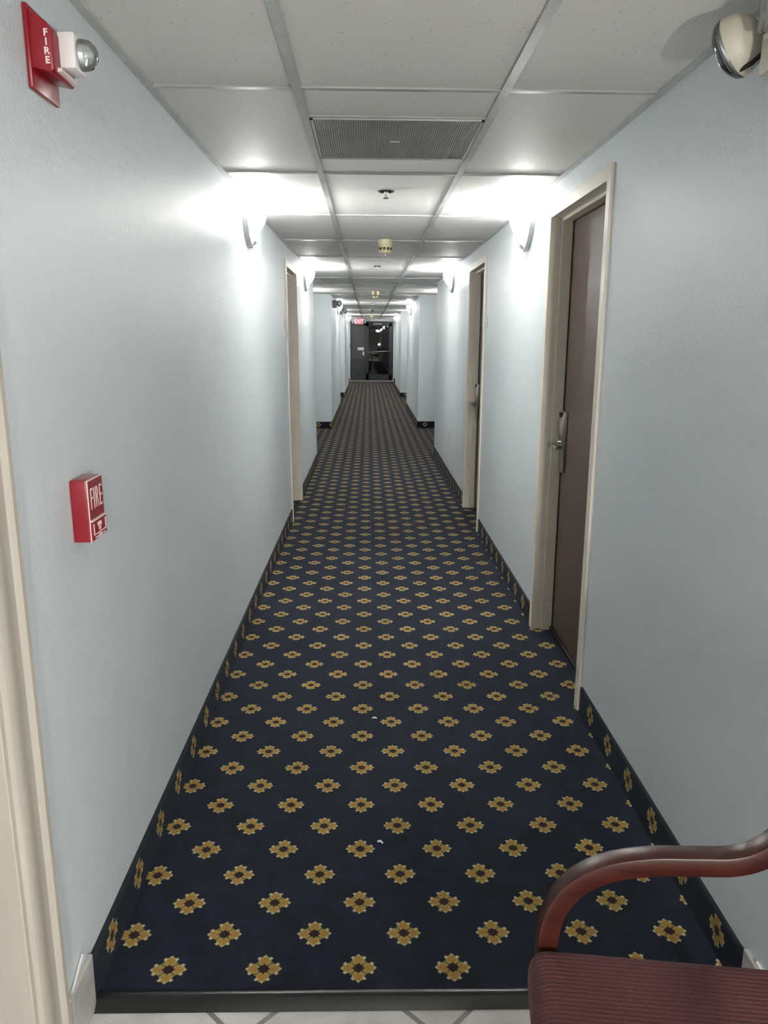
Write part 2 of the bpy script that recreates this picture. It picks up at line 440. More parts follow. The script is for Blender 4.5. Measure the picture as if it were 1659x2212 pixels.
# lobby shell behind the camera
w = B()
w.box(-3.3, -3.1, -6.2, LOB, -0.02, ZC + 0.02); w.box(3.1, 3.3, -6.2, LOB, -0.02, ZC + 0.02); w.box(-3.3, 3.3, -6.3, -6.1, -0.02, ZC + 0.02)
w.box(-3.3, XO_L, LOB, LOB + 0.15, -0.02, ZC + 0.02); w.box(XO_R, 3.3, LOB, LOB + 0.15, -0.02, ZC + 0.02)
tag(w.obj('wall_lobby', M['lobbywall']), 'cream lobby walls where the corridor opens', 'wall', kind='structure')

# carpet cove base
def cove(segs, name, label, tilt=False):
    b = B()
    for (x0, x1, y0, y1) in segs: b.box(x0, x1, y0, y1, 0.0, 0.112)
    tag(b.obj(name, M['cove']), label, 'baseboard', kind='structure')
T = 0.0085
cove([(XL - 0.003, XL + T, 1.545, D1[0] - 0.065), (XL - 0.003, XL + T, D1[1] + 0.065, 9.75), (-1.0, -1.0 + T, 9.75, 13.57), (-1.0, -0.622 + T, 13.57 - T, 13.57),
      (-0.622, -0.622 + T, 13.57, 17.94), (-1.0, -1.0 + T, 17.94, 21.22), (-1.0, -0.622 + T, 21.22 - T, 21.22), (-0.622, -0.622 + T, 21.22, 25.6),
      (-1.0, -1.0 + T, 25.6, YE), (-1.0, EX0 - 0.03, YE - T, YE)], 'baseboard_left', 'carpeted base strip along the left wall')
cove([(XR - T, XR, 1.545, R1[0] - 0.065), (XR - T, XR, R1[1] + 0.065, R2[0] - 0.065), (XR - T, XR, R2[1] + 0.065, 10.45), (1.25 - T, 1.25, 10.45, 13.72),
      (0.862 - T, 1.25, 13.72 - T, 13.72), (0.862 - T, 0.862, 13.72, 17.94), (1.25 - T, 1.25, 17.94, 21.28), (0.862 - T, 1.25, 21.28 - T, 21.28),
      (0.862 - T, 0.862, 21.28, 25.6), (1.25 - T, 1.25, 25.6, YE), (EX1 + 0.03, 1.25, YE - T, YE)], 'baseboard_right', 'carpeted base strip along the right wall')
# tile base with a caulk bead
b = B().box(XL - 0.003, XL + 0.011, 1.425, 1.546, -0.014, 0.128, 0.002)
o = tag(b.obj('trim_2', M['tbase']), 'grey ceramic base tile at the left carpet edge', 'base tile', kind='structure')
tag(B().sweep([(XL + 0.004, 1.405, 0.112), (XL + 0.004, 1.46, 0.136), (XL + 0.003, 1.51, 0.158)], 0.004, 0.005, (1, 0, 0)).obj('caulk_bead', M['caulk'], o), 'white caulk bead')
b = B().box(XR - 0.011, XR, LOB, 1.546, -0.014, 0.128, 0.002)
o = tag(b.obj('trim_3', M['tbase']), 'grey ceramic base tile at the right carpet edge', 'base tile', kind='structure')
tag(B().box(XR - 0.007, XR, LOB, 1.50, 0.128, 0.136, 0.002).obj('caulk_bead', M['caulk'], o), 'white caulk bead')

# ------------------------------------------------------------------ doors of the corridor (hollow metal frames)
def steel_door(name, label, span, side, lock, plane):
    y0, y1 = span; yc = (y0 + y1) / 2; hw = (y1 - y0) / 2; top = HD + (0.012 if side == 'R' else 0)
    loc, rot = (RIGHT(yc) if side == 'R' else LEFT(yc))
    d = empty(name, loc, rot); tag(d, label, 'door', kind='structure')
    fw, pj = 0.050, 0.014        # face width, projection
    def jamb_pair(a0, a1, t0, t1):
        for s in (-1, 1):
            ya, yb = sorted((s * a0, s * a1)); fr.box(t0, t1, ya, yb, 0, top + (a1 - hw) if a1 > hw else top, 0.0015, 1)
    fr = B()
    # face (U shape), return lip, jamb lining, stop
    for s in (-1, 1):
        ya, yb = sorted((s * (hw - 0.0), s * (hw + fw)))
        fr.box(0.0, pj, ya, yb, 0, top + fw, 0.003, 2)
        ya, yb = sorted((s * (hw - 0.002), s * (hw + 0.012)))
        fr.box(-plane - 0.01, pj - 0.001, ya, yb, 0, top + 0.004)
        ya, yb = sorted((s * (hw - 0.018), s * hw))
        fr.box(-plane + 0.003, -0.040, ya, yb, 0, top, 0.002, 1)
    fr.box(0.0, pj, -hw, hw, top, top + fw, 0.003, 2)
    fr.box(-plane - 0.01, pj - 0.001, -hw, hw, top - 0.002, top + 0.012)
    fr.box(-plane + 0.003, -0.040, -hw, hw, top - 0.018, top, 0.002, 1)
    fr.obj('door_frame', M['cream'], d)
    sh = B()
    for s in (-1, 1):          # narrow grey strip along the gap where the face meets the wall
        ya, yb = sorted((s * (hw + fw), s * (hw + fw + 0.004))); sh.box(-0.001, 0.004, ya, yb, 0, top + fw)
    sh.obj('gap_strip', M['grid'], d)
    lf = B().box(-plane - 0.045, -plane, -hw + 0.004, hw - 0.004, 0.012, top - 0.006, 0.002, 1).obj('door_leaf', M['door'], d)
    gp = B()
    for s in (-1, 1):
        ya, yb = sorted((s * (hw - 0.004), s * (hw + 0.002))); gp.box(-plane - 0.05, -plane - 0.003, ya, yb, 0, top)
    gp.box(-plane - 0.05, -plane - 0.003, -hw, hw, top - 0.006, top + 0.002)
    gp.box(-plane - 0.05, -plane - 0.008, -hw, hw, 0.0, 0.012)
    gp.box(-plane - 0.056, -plane - 0.050, -hw - 0.02, hw + 0.02, 0.0, top + 0.02)
    gp.obj('dark_gap', M['gap'], d)
    if lock:
        zc = lock; yl = -hw + 0.070 if side == 'R' else hw - 0.070
        # tapered electronic lock case: thick at top, waisted, thin lower plate
        prof = [(0.0, -0.145), (0.018, -0.145), (0.018, 0.000), (0.020, 0.018), (0.030, 0.045), (0.034, 0.075), (0.030, 0.115), (0.020, 0.148), (0.004, 0.156), (0.0, 0.156)]
        lk = B().prism(prof, yl - 0.036, yl + 0.036, 'y', 0.003, 2).xf(Matrix.Translation((-plane, 0, zc))).obj('lock_case', M['steel'], lf, 40)
        tag(lk, 'satin metal card lock')
        B().box(-plane + 0.016, -plane + 0.031, yl - 0.020, yl + 0.020, zc + 0.126, zc + 0.150, 0.003).obj('card_slot', M['gap'], lf)
        lv = B().cyl(0.022, 0.0, 0.020, (-plane + 0.016, yl, zc - 0.010), 'x', 24)
        lv.cyl(0.011, 0.015, 0.062, (-plane + 0.016, yl, zc - 0.010), 'x', 20)
        sgn = 1 if side == 'R' else -1
        ye0, ye1 = sorted((yl - sgn * 0.012, yl + sgn * 0.115))
        lv.box(-plane + 0.058, -plane + 0.078, ye0, ye1, zc - 0.021, zc + 0.000, 0.003, 2)
        tag(lv.obj('lever_handle', M['steel'], lf, 40), 'satin metal lever handle')
    return d
dr = steel_door('door_2', 'near brown door in the right wall with metal lever lock', R1, 'R', 1.0, 0.094)
leaf = [c for c in dr.children if c.name.startswith('door_leaf')][0]
hk = B()
for zz in (2.018, 1.998):
    hk.sweep([(-0.0935, 0.385 + 0.004 * math.sin(t * PI) - 0.004 * t, zz + 0.008 - 0.016 * t) for t in [i / 6 for i in range(7)]], 0.0012, 0.0026, (1, 0, 0))
tag(hk.obj('hook_mark', M['gap'], leaf), 'two small dark hook marks')
tag(B().box(-0.0935, -0.080, -0.44, 0.44, 0.0, 0.022, 0.003, 1).obj('door_sweep', M['rubber'], leaf), 'black door sweep')
steel_door('door_3', 'farther brown door in the right wall with metal lever lock', R2, 'R', 0.965, 0.090)
steel_door('door_4', 'cream framed door in the left wall seen edge-on', D1, 'L', None, 0.080)

# front left door: wooden casing and jamb
yc = (DL[0] + DL[1]) / 2; hw = (DL[1] - DL[0]) / 2
loc, rot = LEFT(yc); d = empty('door_1', loc, rot); tag(d, 'cream moulded door casing at the left edge before the carpet', 'door', kind='structure')
cs = B()
prof = [(0, 0.0), (0.014, 0.0), (0.017, 0.006), (0.017, 0.036), (0.0135, 0.044), (0.0135, 0.072), (0.018, 0.078), (0.022, 0.084), (0.022, 0.098), (0.019, 0.103), (0.0, 0.103)]
pts = [(x, hw + 0.004 + yy) for x, yy in prof]
cs.prism(pts, -0.014, HD + 0.1, 'z'); cs.prism([(x, -yy) for x, yy in pts], -0.014, HD + 0.1, 'z')
cs.box(0, 0.018, -hw - 0.004, hw + 0.004, HD, HD + 0.1, 0.003, 1)
cs.obj('door_casing', M['creamwood'], d, 30)
cs = B().box(-0.095, 0.004, hw - 0.012, hw + 0.006, -0.014, HD, 0.002, 1).box(-0.095, 0.004, -hw - 0.006, -hw + 0.012, -0.014, HD, 0.002, 1).box(-0.095, 0.004, -hw, hw, HD - 0.012, HD + 0.006, 0.002, 1)
cs.obj('door_jamb', M['creamwood'], d)
B().box(0.0, 0.007, hw + 0.107, hw + 0.132, -0.014, HD + 0.11, 0.002, 1).obj('casing_shim', M['cream'], d)
B().box(-0.140, -0.096, -hw + 0.014, hw - 0.014, 0.0, HD - 0.016, 0.002, 1).obj('door_leaf', M['sidelow'], d)

# carpet-to-tile reducer
b = B().prism([(1.526, -0.014), (1.533, -0.008), (1.546, 0.004), (1.556, 0.008), (1.566, 0.006), (1.574, 0.0005), (1.574, -0.014)], XL + 0.004, XR - 0.004, 'x')
tag(b.obj('trim_4', M['rubber'], None, 40), 'black vinyl edge strip between carpet and tile floor', 'threshold strip', kind='structure')

# ------------------------------------------------------------------ end storefront
d = empty('door_5', (0, YE, 0)); tag(d, 'dark framed glass exit door with side panel at the corridor end', 'door', kind='structure')
fr = B(); t0, t1 = 0.02, 0.10
xm = -0.115
fr.box(EX0, EX0 + 0.055, t0, t1, 0.02, EZ); fr.box(EX1 - 0.05, EX1, t0, t1, 0.02, EZ - 0.02)
fr.box(xm - 0.03, xm + 0.03, t0, t1, 0.02, EZ); fr.box(EX0 + 0.055, xm - 0.03, t0, t1, EZ - 0.05, EZ); fr.box(xm + 0.03, EX1 - 0.05, t0, t1, EZ - 0.06, EZ)
fr.box(EX0 + 0.055, xm - 0.03, t0, t1, 0.735, 0.800); fr.box(EX0 + 0.055, xm - 0.03, t0, t1, 0.02, 0.06)
fr.obj('door_frame', M['bronze'], d)
B().box(EX0 + 0.055, xm - 0.03, 0.05, 0.065, 0.80, EZ - 0.05).obj('side_panel', M['sidepanel'], d)
B().box(EX0 + 0.055, xm - 0.03, 0.05, 0.065, 0.06, 0.735).obj('lower_panel', M['sidelow'], d)
lx0, lx1 = xm + 0.035, EX1 - 0.055
lf = B().box(lx0, lx0 + 0.09, 0.03, 0.075, 0.03, EZ - 0.065).box(lx1 - 0.09, lx1, 0.03, 0.075, 0.03, EZ - 0.065).box(lx0, lx1, 0.03, 0.075, EZ - 0.165, EZ - 0.065).box(lx0, lx1, 0.03, 0.075, 0.03, 0.25)
lf = lf.obj('door_leaf', M['bronze'], d)
B().box(lx0 + 0.09, lx1 - 0.09, 0.05, 0.058, 0.25, EZ - 0.165).obj('glass_pane', M['glass'], lf)
pb = B().tube([(lx0 + 0.03, 0.03, 1.06), (lx0 + 0.05, -0.03, 1.055), (lx0 + 0.20, -0.045, 1.055), (lx1 - 0.10, -0.045, 1.09), (lx1 - 0.03, 0.03, 1.09)], 0.014)
tag(pb.obj('push_bar', M['steel'], lf, 50), 'metal push bar across the glass')
B().box(lx0 + 0.25, lx0 + 0.56, -0.03, 0.03, EZ - 0.115, EZ - 0.060, 0.006).obj('door_closer', M['grey'], lf)
B().box(EX0 - 0.02, EX1 + 0.02, -0.10, 0.02, 0.0, 0.028, 0.004).obj('threshold', M['alum'], d)
sg = tag(B().box(-0.39, -0.165, YE + 0.044, YE + 0.049, 1.12, 1.215).obj('door_notice', M['paper']), 'small white paper notice on the dark side panel of exit door', 'notice')
tag(B().box(-0.355, -0.20, YE + 0.0430, YE + 0.0443, 1.162, 1.174).obj('printed_line', M['ink'], sg), 'grey printed line')
tag(B().box(-0.205, -0.150, YE + 0.012, YE + 0.049, 0.93, 1.07, 0.004).obj('door_release_plate', M['white']), 'pale switch plate beside the glass exit door', 'switch plate')
tag(B().box(EX0 - 0.028, EX0 - 0.005, YE - 0.012, YE, 1.20, 1.36, 0.003).obj('card_reader', M['grey']), 'small dark box on wall left of the exit door', 'wall box')
# night outside
B().box(-4, 5, YE + 0.2, YE + 12, -0.12, -0.02).obj('floor_outside', M['asphalt']); tag(bpy.data.objects['floor_outside'], 'dark pavement outside the exit door', 'pavement', kind='structure')
w = B().box(-4, 5, YE + 9, YE + 9.2, -0.1, 4)
tag(w.obj('wall_outside', M['stucco']), 'dark wall across from the exit door outside', 'wall', kind='structure')
YU = YE + 5.2
u = empty('cigarette_receptacle', (0.20, YU, -0.02)); tag(u, 'tall beige cigarette receptacle with flared base outside the glass door', 'ash receptacle')
B().lathe([(0.0, 0.0), (0.20, 0.0), (0.205, 0.03), (0.18, 0.13), (0.11, 0.22), (0.055, 0.30), (0.05, 0.34)], 32).obj('base', M['urn'], u, 50)
B().lathe([(0.05, 0.34), (0.045, 0.80), (0.05, 0.86)], 24).obj('stem', M['urn'], u, 50)
B().lathe([(0.05, 0.86), (0.075, 0.88), (0.075, 0.96), (0.05, 1.0), (0.0, 1.01)], 24).obj('cap', M['urn'], u, 50)
lp = empty('outdoor_light', (0.45, YE + 8.9, 2.25)); tag(lp, 'bright wall lamp outside seen through the exit door glass', 'lamp')
B().box(-0.08, 0.08, 0.0, 0.105, -0.05, 0.08, 0.01).obj('housing', M['bronze'], lp)
B().box(-0.06, 0.06, -0.05, 0.0, -0.04, 0.06, 0.015).obj('lens', M['lamp'], lp)

# ------------------------------------------------------------------ ceiling fittings
gr = empty('return_air_grille', (0.095, 3.158, ZC)); tag(gr, 'square grey return air grille set in the ceiling near the camera', 'air vent')
gw, gd = 0.293, 0.295
b = B().box(-gw, gw, -gd, -gd + 0.012, -0.003, 0.003).box(-gw, gw, gd - 0.012, gd, -0.003, 0.003).box(-gw, -gw + 0.010, -gd, gd, -0.003, 0.003).box(gw - 0.010, gw, -gd, gd, -0.003, 0.003)
b.obj('grille_frame', M['grid'], gr)
b = B(); n = 68
for i in range(n):
    x = -gw + 0.012 + (2 * gw - 0.024) * (i + 0.5) / n
    b.box(x - 0.0027, x + 0.0027, -gd + 0.012, gd - 0.012, -0.0015, 0.0025)
for j in range(1, 40):
    yy = -gd + 0.012 + (2 * gd - 0.024) * j / 40
    b.box(-gw + 0.01, gw - 0.01, yy - 0.0022, yy + 0.0022, -0.0005, 0.0025)
b.obj('grille_face', M['vent'], gr)
B().box(-gw + 0.008, gw - 0.008, -gd + 0.008, gd - 0.008, 0.0026, 0.0036).obj('grille_backing', M['slot'], gr)
B().box(-0.018, 0.018, -0.006, 0.006, -0.006, -0.001, 0.002).obj('latch', M['grid'], gr)

def smoke(y, x, label):
    s = empty('smoke_detector', (x, y, ZC)); tag(s, label, 'smoke detector', 'smoke detectors on the ceiling')
    B().lathe([(0.0, 0.0), (0.054, 0.0), (0.054, -0.008), (0.053, -0.034), (0.050, -0.040)], 40).obj('base', M['detector'], s, 40)
    B().lathe([(0.045, -0.036), (0.0475, -0.044), (0.0450, -0.078), (0.036, -0.096), (0.018, -0.102), (0.0, -0.102)], 40).obj('body', M['detector'], s, 40)
    v = B()
    for k in range(10):
        a = 2 * PI * k / 10 + 0.16
        q = B(); 
        m = Matrix.Rotation(a, 4, 'Z')
        pts = []
        for (dy, dz) in ((-0.0095, -0.074), (0.0095, -0.074), (0.0095, -0.055), (-0.0095, -0.055)): pts.append((dy, dz))
        q.bm.free()
        v0 = [v.bm.verts.new(m @ Vector((0.0475, p[0], p[1]))) for p in pts]; v1 = [v.bm.verts.new(m @ Vector((0.040, p[0], p[1]))) for p in pts]
        v.bm.faces.new(v0); v.bm.faces.new(v1[::-1])
        for i in range(4): v.bm.faces.new((v0[i], v1[i], v1[(i + 1) % 4], v0[(i + 1) % 4]))
    tag(v.obj('vent_slot', M['slot'], s), 'ring of dark square vents')
    B().lathe([(0.0, -0.100), (0.009, -0.100), (0.010, -0.105), (0.006, -0.111), (0.0, -0.113)], 20).obj('indicator', M['white'], s, 50)
    return s
s0 = smoke(6.13, 0.122, 'nearest cream smoke detector on the ceiling, past the ceiling grille')
for yy, xx, lb in ((12.47, 0.106, 'second cream smoke detector down the ceiling, above where corridor widens'),
                   (19.4, 0.092, 'third smoke detector down the corridor, small against the bright ceiling'),
                   (25.3, 0.10, 'farthest smoke detector, just above the glass exit door')):
    c = copy_tree(s0); c.location = (xx, yy, ZC); c['label'] = lb

def sprinkler(y, x, label):
    s = empty('sprinkler_head', (x, y, ZC)); tag(s, label, 'sprinkler', 'fire sprinklers on the ceiling')
    B().lathe([(0.0, 0.0), (0.042, 0.0), (0.042, -0.002), (0.036, -0.006), (0.016, -0.007), (0.0, -0.007)], 36).obj('escutcheon', M['dark_metal'], s, 40)
    f = B().cyl(0.011, -0.016, -0.006, n=16)
    f.tube([(-0.010, 0, -0.014), (-0.012, 0, -0.020), (-0.008, 0, -0.027), (0, 0, -0.031)], 0.0028, 8).tube([(0.010, 0, -0.014), (0.012, 0, -0.020), (0.008, 0, -0.027), (0, 0, -0.031)], 0.0028, 8)
    f.cyl(0.0030, -0.032, -0.014, n=10)
    f.obj('frame_arms', M['white'], s, 40)
    B().lathe([(0.0, -0.031), (0.015, -0.032), (0.016, -0.034), (0.0, -0.036)], 24).obj('deflector', M['steel'], s, 40)
    return s
s0 = sprinkler(4.174, 0.086, 'nearest fire sprinkler on the ceiling, just beyond the grille')
for yy, xx, lb in ((8.28, 0.088, 'second fire sprinkler, beyond the nearest smoke detector'), (16.5, 0.09, 'far fire sprinkler, beyond the second smoke detector')):
    c = copy_tree(s0); c.location = (xx, yy, ZC); c['label'] = lb

# ------------------------------------------------------------------ wall sconces
def bowl(scale, zt, zb, w0, p0, n=28, m=14):
    """half bowl against a wall: returns list of rings (t from top to bottom)"""
    rings = []
    for j in range(m + 1):
        t = j / m
        s = math.cos(t * PI / 2) ** 0.62 if t < 1 else 0.0
        z = zt + (zb - zt) * t
        ring = []
        for i in range(n + 1):
            a = PI * i / n
            ring.append((p0 * scale * s * math.sin(a), -w0 * scale * s * math.cos(a), z))
        rings.append(ring)
    return rings
ZS, ZB = 2.165, 1.985
def sconce_at():
    s = empty('wall_sconce')
    b = B(); R = bowl(1.0, ZS, ZB + 0.034, 0.165, 0.105); R2 = bowl(0.95, ZS, ZB + 0.042, 0.165, 0.105)
    def skin(R, flip):
        vs = [[b.bm.verts.new(p) for p in r] for r in R[:-1]]; tip = b.bm.verts.new((0.0, 0, R[-1][0][2]))
        for a, c in zip(vs, vs[1:]):
            for i in range(len(a) - 1): b.bm.faces.new((a[i], a[i + 1], c[i + 1], c[i]))
        for i in range(len(vs[-1]) - 1): b.bm.faces.new((vs[-1][i], vs[-1][i + 1], tip))
        return vs
    o1 = skin(R, 0); i1 = skin(R2, 1)
    for i in range(len(o1[0]) - 1): b.bm.faces.new((o1[0][i], o1[0][i + 1], i1[0][i + 1], i1[0][i]))
    b.obj('glass_shade', M['shade'], s, 60)
    # pewter rim hugging the wall edge, widening to a cup at the foot
    f = B(); Rr = bowl(1.03, ZS - 0.03, ZB, 0.168, 0.10, 2, 16)
    for sgn in (0, 2):
        path = [(0.010, r[sgn][1], r[sgn][2]) for r in Rr]
        f.sweep(path, 0.034, 0.016, (1, 0, 0), 0.004)
    f.prism([(0.0, ZB - 0.004), (0.014, ZB - 0.010), (0.046, ZB + 0.024), (0.040, ZB + 0.040), (0.0, ZB + 0.046)], -0.040, 0.040, 'y', 0.004, 2)
    f.obj('metal_rim', M['sconce_metal'], s, 40)
    B().prism([(-0.06, ZB + 0.05), (0.06, ZB + 0.05), (0.075, ZS - 0.03), (-0.075, ZS - 0.03)], 0.0, 0.008, 'x').obj('back_plate', M['sconce_metal'], s)
    tb = B().cyl(0.012, -0.07, 0.07, (0.048, 0, ZS - 0.055), 'y', 12).obj('lamp_tube', M['lamp'], s, 40)
    return s
BULB = 48.0
def add_bulb(s):
    l = bpy.data.lights.new('bulb', 'POINT'); l.energy = BULB * (1.3 if s.location.y < 5 else 0.45 if 11 < s.location.y < 13 else 0.8); l.shadow_soft_size = 0.022; l.color = (1.0, 0.985, 0.955)
    o = bpy.data.objects.new('bulb', l); C.objects.link(o); o.parent = s; o.location = (0.052, 0, ZS - 0.022)
proto = sconce_at()
G = 'lit wall sconces along the corridor'
spots = [('L', 4.52, XL, 'nearest lit sconce on the left wall'), ('R', 4.56, XR, 'nearest lit sconce on the right wall, beyond the first brown door'),
         ('L', 8.46, XL, 'lit sconce on left wall just past the cream framed door'), ('R', 8.50, XR, 'lit sconce on right wall just past the second brown door'),
         ('L', 12.38, -1.0, 'lit sconce inside the first alcove on the left'), ('R', 12.38, 1.25, 'lit sconce inside the first alcove on the right'),
         ('L', 16.31, -0.622, 'lit sconce on the left pilaster, below the far emergency light'), ('R', 16.31, 0.862, 'lit sconce on the right pilaster midway down the corridor'),
         ('L', 20.24, -1.0, 'lit sconce inside the second alcove on the left'), ('R', 20.24, 1.25, 'lit sconce inside the second alcove on the right'),
         ('L', 24.17, -0.622, 'farthest visible lit sconce on left, beside the exit sign'), ('R', 24.17, 0.862, 'farthest visible lit sconce on the right wall'),
         ('L', 28.0, -1.0, 'lit sconce hidden left of the exit door'), ('R', 28.0, 1.25, 'lit sconce hidden right of the exit door')]
for i, (sd, yy, xx, lb) in enumerate(spots):
    s = proto if i == 0 else copy_tree(proto)
    tilt = -TILT if xx == XL else 0
    s.location = (xx, yy, 0); s.rotation_euler = (0, tilt, 0) if sd == 'L' else (0, 0, PI)
    tag(s, lb, 'wall light', G)
for i in [o for o in C.objects if o.name.startswith('wall_sconce')]: add_bulb(i)

# ------------------------------------------------------------------ fire alarm strobe (left wall)
loc, rot = LEFT(1.680)
a = empty('fire_alarm_strobe', loc, rot); tag(a, 'red fire alarm horn with clear strobe high on the left wall', 'fire alarm')
B().box(0, 0.010, -0.010, 0.130, 1.962, 2.112, 0.004, 2).obj('back_plate', M['red'], a, 40)
hs = B().prism([(0.008, 2.000), (0.044, 1.992), (0.050, 1.998), (0.050, 2.066), (0.040, 2.082), (0.008, 2.104)], -0.004, 0.112, 'y', 0.003, 2)
hs.obj('housing', M['red'], a, 40)
rx = B().box(0.046, 0.080, 0.034, 0.100, 2.010, 2.076, 0.004, 2)
rx.obj('reflector', M['white'], a, 40)
B().prism([(0.048, 1.998), (0.058, 1.998), (0.058, 2.005), (0.048, 2.005)], 0.015, 0.100, 'y', 0.001, 1).obj('ledge', M['letter'], a)
B().lathe([(0.0, 0.0), (0.029, 0.0), (0.029, 0.010), (0.026, 0.022), (0.016, 0.032), (0.0, 0.036)], 28, (0.078, 0.068, 2.043), 'x').obj('strobe_lens', M['clear'], a, 40)
B().lathe([(0.0, 0.0), (0.022, 0.002), (0.020, 0.010), (0.006, 0.014), (0.006, 0.026), (0.0, 0.027)], 20, (0.079, 0.068, 2.043), 'x').obj('flash_tube', M['chrome'], a, 40)
for i, ch in enumerate('FIRE'):
    text_mesh('letter', ch, 0.0175, 0.0008, M['letter'], a, Matrix.Translation((0.0395, -0.0044, 2.060 - 0.0160 * i)) @ Matrix.Rotation(PI / 2, 4, 'X'), bold=0.0006)

# pull station
loc, rot = LEFT(1.736)
a = empty('fire_pull_station', loc, rot); tag(a, 'red manual fire pull station at hand height on the left wall', 'fire alarm pull')
z0, z1, w0, w1, xf = 1.052, 1.190, -0.046, 0.050, 0.037
wc = (w0 + w1) / 2
B().box(0, xf, w0, w1, z0, z1, 0.003, 2).obj('housing', M['red'], a, 40)
B().box(xf - 0.001, xf + 0.003, w0 + 0.002, w1 - 0.002, z0 + 0.048, z1 - 0.003, 0.0015, 1).obj('face_plate', M['red'], a)
B().box(xf - 0.001, xf + 0.006, w0 + 0.002, w1 - 0.002, z0 + 0.003, z0 + 0.047, 0.0015, 1).obj('pull_handle', M['red'], a)
rim = B(); xr = xf + 0.0055
rim.box(xr - 0.003, xr + 0.0015, w0 + 0.002, w1 - 0.002, z0 + 0.0455, z0 + 0.049)
rim.box(xr, xr + 0.0015, w0 + 0.010, w1 - 0.010, z0 + 0.0140, z0 + 0.0170)
rim.box(xr, xr + 0.0015, w0 + 0.008, w0 + 0.012, z0 + 0.0140, z0 + 0.040).box(xr, xr + 0.0015, w1 - 0.012, w1 - 0.008, z0 + 0.0140, z0 + 0.040)
rim.box(xf + 0.0005, xf + 0.0025, w0 - 0.0003, w0 + 0.0022, z0 + 0.001, z1 - 0.001).box(xf - 0.001, xf + 0.0035, w0, w1, z1 - 0.0022, z1 - 0.0004)
rim.box(xf - 0.001, xf + 0.0015, w0 + 0.002, w1, z0 - 0.0003, z0 + 0.0015)
rim.obj('raised_outline', M['letter'], a)
RX = Matrix.Rotation(PI / 2, 4, 'Z') @ Matrix.Rotation(PI / 2, 4, 'X')
text_mesh('lettering', 'FIRE', 0.050, 0.0006, M['letter'], a, Matrix.Translation((xf + 0.0033, wc, z0 + 0.092)) @ RX @ Matrix.Diagonal((0.76, 1.42, 1, 1)), spacing=1.12, bold=-0.0006)
text_mesh('lettering', 'PULL', 0.0125, 0.0006, M['letter'], a, Matrix.Translation((xr + 0.001, wc, z0 + 0.034)) @ RX, bold=0.0003)
text_mesh('lettering', 'IN', 0.0125, 0.0006, M['letter'], a, Matrix.Translation((xr + 0.001, wc, z0 + 0.0235)) @ RX, bold=0.0003)
B().box(xr, xr + 0.0012, w0 + 0.014, wc - 0.013, z0 + 0.0065, z0 + 0.0098).box(xr, xr + 0.0012, wc - 0.009, wc + 0.009, z0 + 0.004, z0 + 0.0125).box(xr, xr + 0.0012, wc + 0.013, w1 - 0.014, z0 + 0.0065, z0 + 0.0098).obj('raised_mark', M['letter'], a)

# ------------------------------------------------------------------ emergency light, near right
a = empty('emergency_light', (XR, 1.56, 0), (0, 0, PI)); tag(a, 'beige emergency light unit with round lamp head, high on near right wall', 'emergency light')
B().box(0, 0.075, -0.215, 0.30, 2.030, 2.205, 0.006, 2).obj('housing', M['beige'], a, 40)
B().box(0.074, 0.098, -0.196, 0.26, 2.100, 2.21, 0.016, 4).obj('lens_cover', M['clear'], a, 40)
tag(B().box(0.072, 0.078, -0.200, 0.265, 2.095, 2.204, 0.010, 3).obj('cover_rim', M['white'], a, 40), 'pale rounded cover rim')
def lamp_head(par, pos, aim, r=0.064, mats=('beige', 'clear', 'chrome')):
    q = Vector(aim).normalized().to_track_quat('Z', 'Y').to_matrix().to_4x4(); T_ = Matrix.Translation(pos) @ q
    h = B().lathe([(0.0, -0.062), (0.022, -0.060), (0.042, -0.050), (0.057, -0.032), (0.064, -0.010), (0.065, 0.0)], 36).xf(Matrix.Diagonal((r / 0.065, r / 0.065, r / 0.065, 1))).xf(T_).obj('lamp_head', M[mats[0]], par, 40)
    B().lathe([(0.0, -0.004), (0.058, -0.002), (0.061, 0.001), (0.058, 0.0015), (0.0, 0.0)], 36).xf(Matrix.Diagonal((r / 0.065, r / 0.065, r / 0.065, 1))).xf(T_).obj('reflector', M[mats[2]], h, 40)
    B().lathe([(0.064, 0.0), (0.066, 0.004), (0.063, 0.014), (0.048, 0.027), (0.023, 0.034), (0.0, 0.035)], 36).xf(Matrix.Diagonal((r / 0.065, r / 0.065, r / 0.065, 1))).xf(T_).obj('lamp_lens', M[mats[1]], h, 40)
    return h
h = lamp_head(a, (0.088, -0.315, 2.118), (0.66, -0.67, -0.36))
nk = B().tube([(0.050, -0.205, 2.140), (0.048, -0.245, 2.141), (0.047, -0.280, 2.138)], 0.012).obj('swivel_neck', M['beige'], a, 50)
nk = B().tube([(0.058, -0.205, 2.098), (0.060, -0.236, 2.082), (0.068, -0.262, 2.072), (0.082, -0.285, 2.066)], 0.005).obj('swivel_bracket', M['gap'], a, 50)
tag(nk, 'thin black swivel bracket')

# far emergency lights on the left pilaster
def small_em(y, x, label):
    e = empty('emergency_light', (x, y, 0)); tag(e, label, 'emergency light', 'far emergency lights')
    B().box(-0.004, 0.07, -0.15, 0.15, 2.03, 2.155, 0.006, 2).obj('housing', M['grey'], e, 40)
    lamp_head(e, (0.115, -0.10, 2.10), (0.7, -0.5, -0.3), 0.055, ('grey', 'clear', 'chrome'))
    lamp_head(e, (0.115, 0.10, 2.10), (0.7, 0.5, -0.3), 0.055, ('grey', 'clear', 'chrome'))
    return e
e0 = small_em(14.25, -0.622, 'grey twin-head emergency light on the near corner of left pilaster')
c = copy_tree(e0); c.location = (-0.622, 17.70, 0); c['label'] = 'small emergency light at the far end of the left pilaster'

